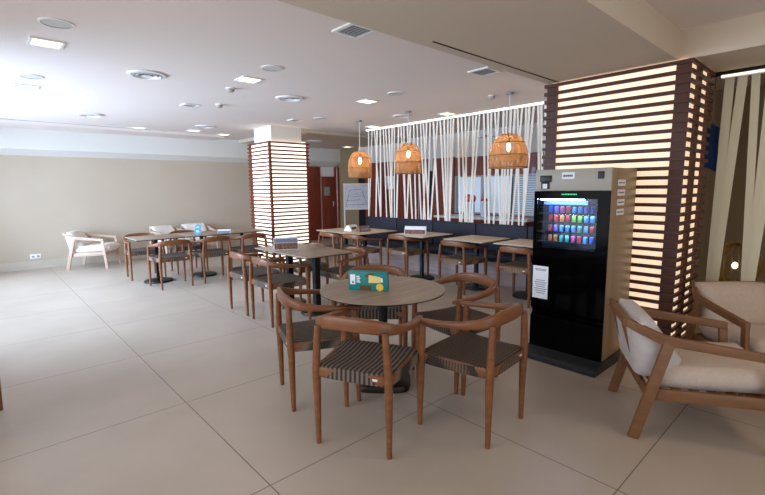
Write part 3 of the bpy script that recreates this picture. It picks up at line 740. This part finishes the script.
pendant('tall bell rattan pendant lamp, middle one over the bench tables', 5.30, 5.13, 1.74, 0.49, 0.215, 'bell')
pendant('wide dome rattan pendant lamp nearest the vending machine', 5.30, 3.28, 1.76, 0.45, 0.26, 'dome')

# ------------------------------------------------------------------ easel board, wall socket, things behind the curtains
t = thing('display_board', 'white framed plan board on legs standing left of the strap curtain', 'board', (7.15, 8.75, 0), R_(-38))
MB().span((-0.30, -0.01, 1.0), (0.30, 0.01, 1.60)).build('picture', 'picture_blue', t)
mb = MB()
for p, q in (((-0.33, -0.02, 0.97), (-0.29, 0.02, 1.63)), ((0.29, -0.02, 0.97), (0.33, 0.02, 1.63)), ((-0.29, -0.02, 0.97), (0.29, 0.02, 1.01)), ((-0.29, -0.02, 1.59), (0.29, 0.02, 1.63))): mb.span(p, q)
mb.build('frame', 'white_paint', t)
mb = MB()
for p, q in (((-0.17, 1.46), (0.12, 1.48)), ((-0.27, 1.05), (-0.17, 1.46)), ((-0.26, 1.20), (0.10, 1.22)), ((0.14, 1.44), (0.27, 1.08)), ((-0.12, 1.36), (0.02, 1.37)), ((-0.10, 1.30), (0.12, 1.31)), ((-0.22, 1.10), (0.22, 1.10))):
    mb.bar((p[0], -0.0115, p[1]), (q[0], -0.0115, q[1]), 0.002, 0.009, (0, 1, 0))
mb.build('drawn_lines', 'ink_grey', t)
for s in (-1, 1): box('leg', (s * 0.31 - 0.018, -0.018, 0), (s * 0.31 + 0.018, 0.018, 0.97), 'white_paint', t)
for s in (-1, 1): MB().span((s * 0.31 - 0.02, -0.2, 0.0), (s * 0.31 + 0.02, 0.2, 0.03)).build('foot', 'white_paint', t)

t = thing('wall_socket', 'white double power socket low on the left wall', 'socket', (0.79, 10.95, 0.245))
MB().span((-0.085, -0.012, -0.045), (0.085, 0, 0.045), 0.004).build('plate', 'socket_white', t)
for s in (-1, 1): MB().lathe([(0.022, 0), (0.022, 0.003)], n=16).build('outlet', 'machine_grey', t)
for o, s in zip([c for c in t.children if c.name.startswith('outlet')], (-1, 1)):
    o.rotation_euler = (PI / 2, 0, 0); o.location = (s * 0.04, -0.0122, 0)

t = thing('service_counter', 'wooden service counter under the window behind the strap curtain', 'counter', (7.75, 5.3, 0))
box('counter_body', (-0.3, -1.1, 0), (0.3, 1.1, 0.86), 'red_wood', t); box('counter_top', (-0.32, -1.12, 0.86), (0.32, 1.12, 0.90), 'white_paint', t)
t = thing('juice_dispenser', 'red topped drink dispenser on the counter behind the strap curtain', 'dispenser', (7.72, 5.66, 0.90))
MB().lathe([(0.10, 0.0), (0.10, 0.12), (0.09, 0.3)], n=20).build('tank', 'picture_blue', t)
MB().lathe([(0.10, 0.3), (0.12, 0.36), (0.11, 0.42), (0.06, 0.46)], n=20).build('lid', 'red_plastic', t)
t = thing('juice_dispenser', 'smaller red lidded jug on the counter, right of the dispenser', 'jug', (7.74, 5.32, 0.90))
MB().lathe([(0.07, 0.0), (0.08, 0.2), (0.07, 0.32)], n=20).build('jug_body', 'picture_blue', t)
MB().lathe([(0.075, 0.32), (0.075, 0.36), (0.04, 0.38)], n=20).build('lid', 'red_plastic', t)
t = thing('wall_notice', 'pale blue notice hung on the red wood wall behind the straps', 'notice', (8.16, 8.57, 1.65))
MB().span((-0.012, -0.13, -0.16), (0.0, 0.13, 0.16)).build('sheet', 'picture_blue', t)
MB().span((-0.006, -0.14, -0.17), (0.004, 0.14, 0.17)).build('frame', 'white_paint', t)
for k, (yy, lab) in enumerate(((4.15, 'small twin white lamp bar seen through the straps, above the nearest pendant'), (6.4, 'small twin white lamp bar seen through the straps, between two pendants'))):
    t = thing('ceiling_spot_bar', lab, 'lamp', (7.4, yy + 0.9, ZC), 0, 'twin lamp bars behind the straps')
    MB().tube([(0, 0, -0.001), (0, 0, -0.22)], 0.008, n=8).build('stem', 'white_paint', t)
    for s in (-1, 1): MB().span((-0.04, s * 0.13 - 0.1, -0.27), (0.04, s * 0.13 + 0.1, -0.22), 0.004).build('lamp_head', 'white_paint', t)

# behind the right-hand straps: ribbed glowing lamp on a low table, blue jacket on a stand
t = thing('side_table', 'low dark side table behind the cream straps', 'table', (5.75, 0.86, 0))
MB().lathe([(0.25, 0.40), (0.26, 0.42), (0.25, 0.44)], n=32).build('table_top', 'black_metal', t)
MB().lathe([(0.03, 0.02), (0.03, 0.40)], n=14).build('post', 'black_metal', t)
MB().lathe([(0.17, 0), (0.16, 0.02)], n=28).build('base', 'black_metal', t)
t = thing('table_lamp', 'round ribbed gold lamp glowing behind the cream straps', 'lamp', (5.75, 0.86, 0.44))
MB().lathe([(0.08, 0.0), (0.07, 0.02)], n=20).build('base', 'black_metal', t)
for k in range(12):
    a = PI * k / 12
    pts = [(0.22 * math.sin(PI * j / 16) * math.cos(a + (PI if False else 0)), 0.22 * math.sin(PI * j / 16) * math.sin(a), 0.24 - 0.22 * math.cos(PI * j / 16)) for j in range(17)]
    pts2 = [(-x, -y, z) for x, y, z in pts]
    mb = MB(); mb.sweep(pts, [(0.030, 0.004)] * 17, upv=(math.sin(a), -math.cos(a), 0), n=6); mb.sweep(pts2, [(0.030, 0.004)] * 17, upv=(math.sin(a), -math.cos(a), 0), n=6)
    mb.build('rib', 'gold', t)
MB().lathe([(0.005, 0.20), (0.022, 0.215), (0.026, 0.24), (0.016, 0.262), (0.005, 0.27)], n=18).build('bulb', 'bulb_soft', t)
t = thing('hanging_jacket', 'blue jacket hung high beside the slatted screen', 'jacket', (5.5, 1.11, 1.25))
def jk(u, v, s): return Vector((0.03 * s + 0.02 * math.sin(5 * v), v * (0.06 + 0.015 * (u < 0)), 0.62 + u * 0.22 + 0.02 * math.cos(3 * v)))
MB().pad(jk, 10, 10).build('body', 'navy_cloth', t, angle=80)
MB().tube([(0, -0.05, 0.85), (0, 0, 0.90), (0, 0.05, 0.85)], 0.008, n=8).build('hanger', 'grey_metal', t)
MB().tube([(0, 0, 0.90), (0, 0, 1.478)], 0.004, n=6).build('hook_rod', 'grey_metal', t)

# ------------------------------------------------------------------ ceiling fixtures
def downlight(label, x, y, z=ZC, s=0.235, on=True):
    t = thing('ceiling_downlight', label, 'lamp', (x, y, z), 0, 'square downlights in the ceiling')
    mb = MB()
    for p, q in (((-s / 2, -s / 2, -0.012), (s / 2, -s / 2 + 0.02, 0)), ((-s / 2, s / 2 - 0.02, -0.012), (s / 2, s / 2, 0)), ((-s / 2, -s / 2 + 0.02, -0.012), (-s / 2 + 0.02, s / 2 - 0.02, 0)), ((s / 2 - 0.02, -s / 2 + 0.02, -0.012), (s / 2, s / 2 - 0.02, 0))): mb.span(p, q)
    mb.build('frame', 'white_paint', t)
    MB().span((-s / 2 + 0.021, -s / 2 + 0.021, -0.006), (s / 2 - 0.021, s / 2 - 0.021, -0.001)).build('diffuser', 'lamp_diffuser' if on else 'lamp_diffuser_off', t)
def speaker(label, x, y, z=ZC, r=0.11):
    t = thing('ceiling_speaker', label, 'speaker', (x, y, z), 0, 'round white ceiling speakers')
    MB().lathe([(r, 0), (r, -0.008), (r * 0.88, -0.010)], n=32, cap=False).build('ring', 'white_paint', t)
    MB().lathe([(r * 0.87, -0.002), (r * 0.87, -0.006), (0.01, -0.008)], n=32).build('grille', 'speaker_mesh', t)
def vent(label, x, y, z=ZC, r=0.19):
    t = thing('ceiling_vent', label, 'vent', (x, y, z), 0, 'round air vents in the ceiling')
    MB().lathe([(r * 0.8, -0.001), (r, -0.004), (r * 0.96, -0.016), (r * 0.80, -0.020)], n=40, cap=False).build('outer_ring', 'white_paint', t)
    MB().lathe([(r * 0.79, -0.0005), (r * 0.79, -0.0045)], n=36).build('dark_throat', 'black_plastic', t)
    for k, q in enumerate((0.66, 0.46)):
        MB().lathe([(r * q, -0.006), (r * (q + 0.10), -0.022), (r * (q + 0.07), -0.024), (r * (q - 0.03), -0.007)], n=36, cap=False).build('cone', 'white_paint', t)
    MB().lathe([(r * 0.12, -0.006), (r * 0.3, -0.024)], n=28).build('centre_disc', 'white_paint', t)
def square_vent(label, x, y, z=ZC, s=0.26):
    t = thing('square_vent', label, 'vent', (x, y, z), 0, 'square vents in the ceiling')
    mb = MB(); w = 0.03
    for p, q in (((-s / 2, -s / 2, -0.014), (s / 2, -s / 2 + w, 0)), ((-s / 2, s / 2 - w, -0.014), (s / 2, s / 2, 0)), ((-s / 2, -s / 2 + w, -0.014), (-s / 2 + w, s / 2 - w, 0)), ((s / 2 - w, -s / 2 + w, -0.014), (s / 2, s / 2 - w, 0))): mb.span(p, q)
    mb.build('frame', 'white_paint', t)
    MB().span((-s / 2 + w, -s / 2 + w, -0.003), (s / 2 - w, s / 2 - w, -0.0005)).build('dark_throat', 'black_plastic', t)
    mb = MB()
    for k in range(6): mb.box((-s / 2 + 0.045 + k * (s - 0.09) / 5, 0, -0.008), (0.012, s - 2 * w, 0.003), Matrix.Rotation(R_(40), 3, 'Y'))
    mb.build('louvres', 'grey_metal', t)
def detector(label, x, y, z=ZC):
    t = thing('smoke_detector', label, 'smoke detector', (x, y, z), 0, 'small round ceiling detectors')
    MB().lathe([(0.055, 0), (0.055, -0.012)], n=24).build('base', 'white_paint', t)
    MB().lathe([(0.045, -0.0125), (0.04, -0.04), (0.025, -0.05)], n=24).build('sensor', 'machine_grey', t)

downlight('lit square downlight nearest the camera at upper left', 0.57, 4.71)
downlight('lit square downlight in the middle of the ceiling', 2.40, 4.80)
downlight('lit square downlight left of the nearest pendant lamp row', 4.24, 4.90)
downlight('lit square downlight above the far end of the bench', 6.02, 6.8)
downlight('lit square downlight above the middle of the strap curtain', 5.95, 4.86)
downlight('unlit square downlight near the left edge of the picture', 0.58, 6.76, on=False)
downlight('lit square downlight over the left wall, left of the column', 2.52, 9.82)
downlight('lit square downlight over the left wall, close to the column', 4.25, 9.82)
downlight('wide square downlight between the two over the left wall', 3.5, 9.55)
downlight('lit square downlight on the lowered ceiling by the first pendant', 7.8, 9.9, 2.655)
downlight('lit square downlight just right of the column top', 6.1, 9.6, 2.655)
speaker('round ceiling speaker at the upper left corner', 0.57, 4.12)
speaker('round ceiling speaker in the middle of the ceiling', 2.36, 4.21)
speaker('round ceiling speaker above the bench tables', 4.18, 4.27)
speaker('round ceiling speaker beside the unlit downlight', 0.58, 6.15)
speaker('round ceiling speaker right of the column top', 4.6, 6.6)
vent('large round air vent at left of the ceiling', 1.48, 5.28)
vent('round air vent in the middle of the ceiling', 3.28, 5.40)
vent('round air vent far left near the window', 1.52, 8.57)
vent('round air vent before the far column, on its left', 3.43, 8.77)
vent('round air vent behind the column on the lowered ceiling', 6.2, 9.1, 2.655)
vent('round air vent above the middle pendant lamp', 5.51, 5.48, r=0.16)
square_vent('square ceiling vent beside the soffit at the top', 2.31, 2.81)
square_vent('square ceiling vent near the slatted screen', 4.13, 2.87)
square_vent('square ceiling vent between the far round vents', 2.44, 6.75, s=0.22)
square_vent('square ceiling vent in front of the column top', 4.37, 7.04, s=0.22)
detector('grey smoke detector behind the middle downlight', 2.43, 5.35)
detector('smoke detector above the nearest pendant lamp', 5.29, 3.55)
detector('smoke detector beside the far square vent', 2.75, 6.45)
t = thing('linear_diffuser', 'long slot air diffuser in the ceiling along the left wall', 'vent', (1.6, 9.9, ZC))
MB().span((-1.2, -0.05, -0.010), (1.2, 0.05, 0)).build('frame', 'white_paint', t)
mb = MB(); mb.span((-1.17, -0.03, -0.012), (1.17, -0.012, -0.0095)); mb.span((-1.17, 0.012, -0.012), (1.17, 0.03, -0.0095))
mb.build('slots', 'grey_metal', t)
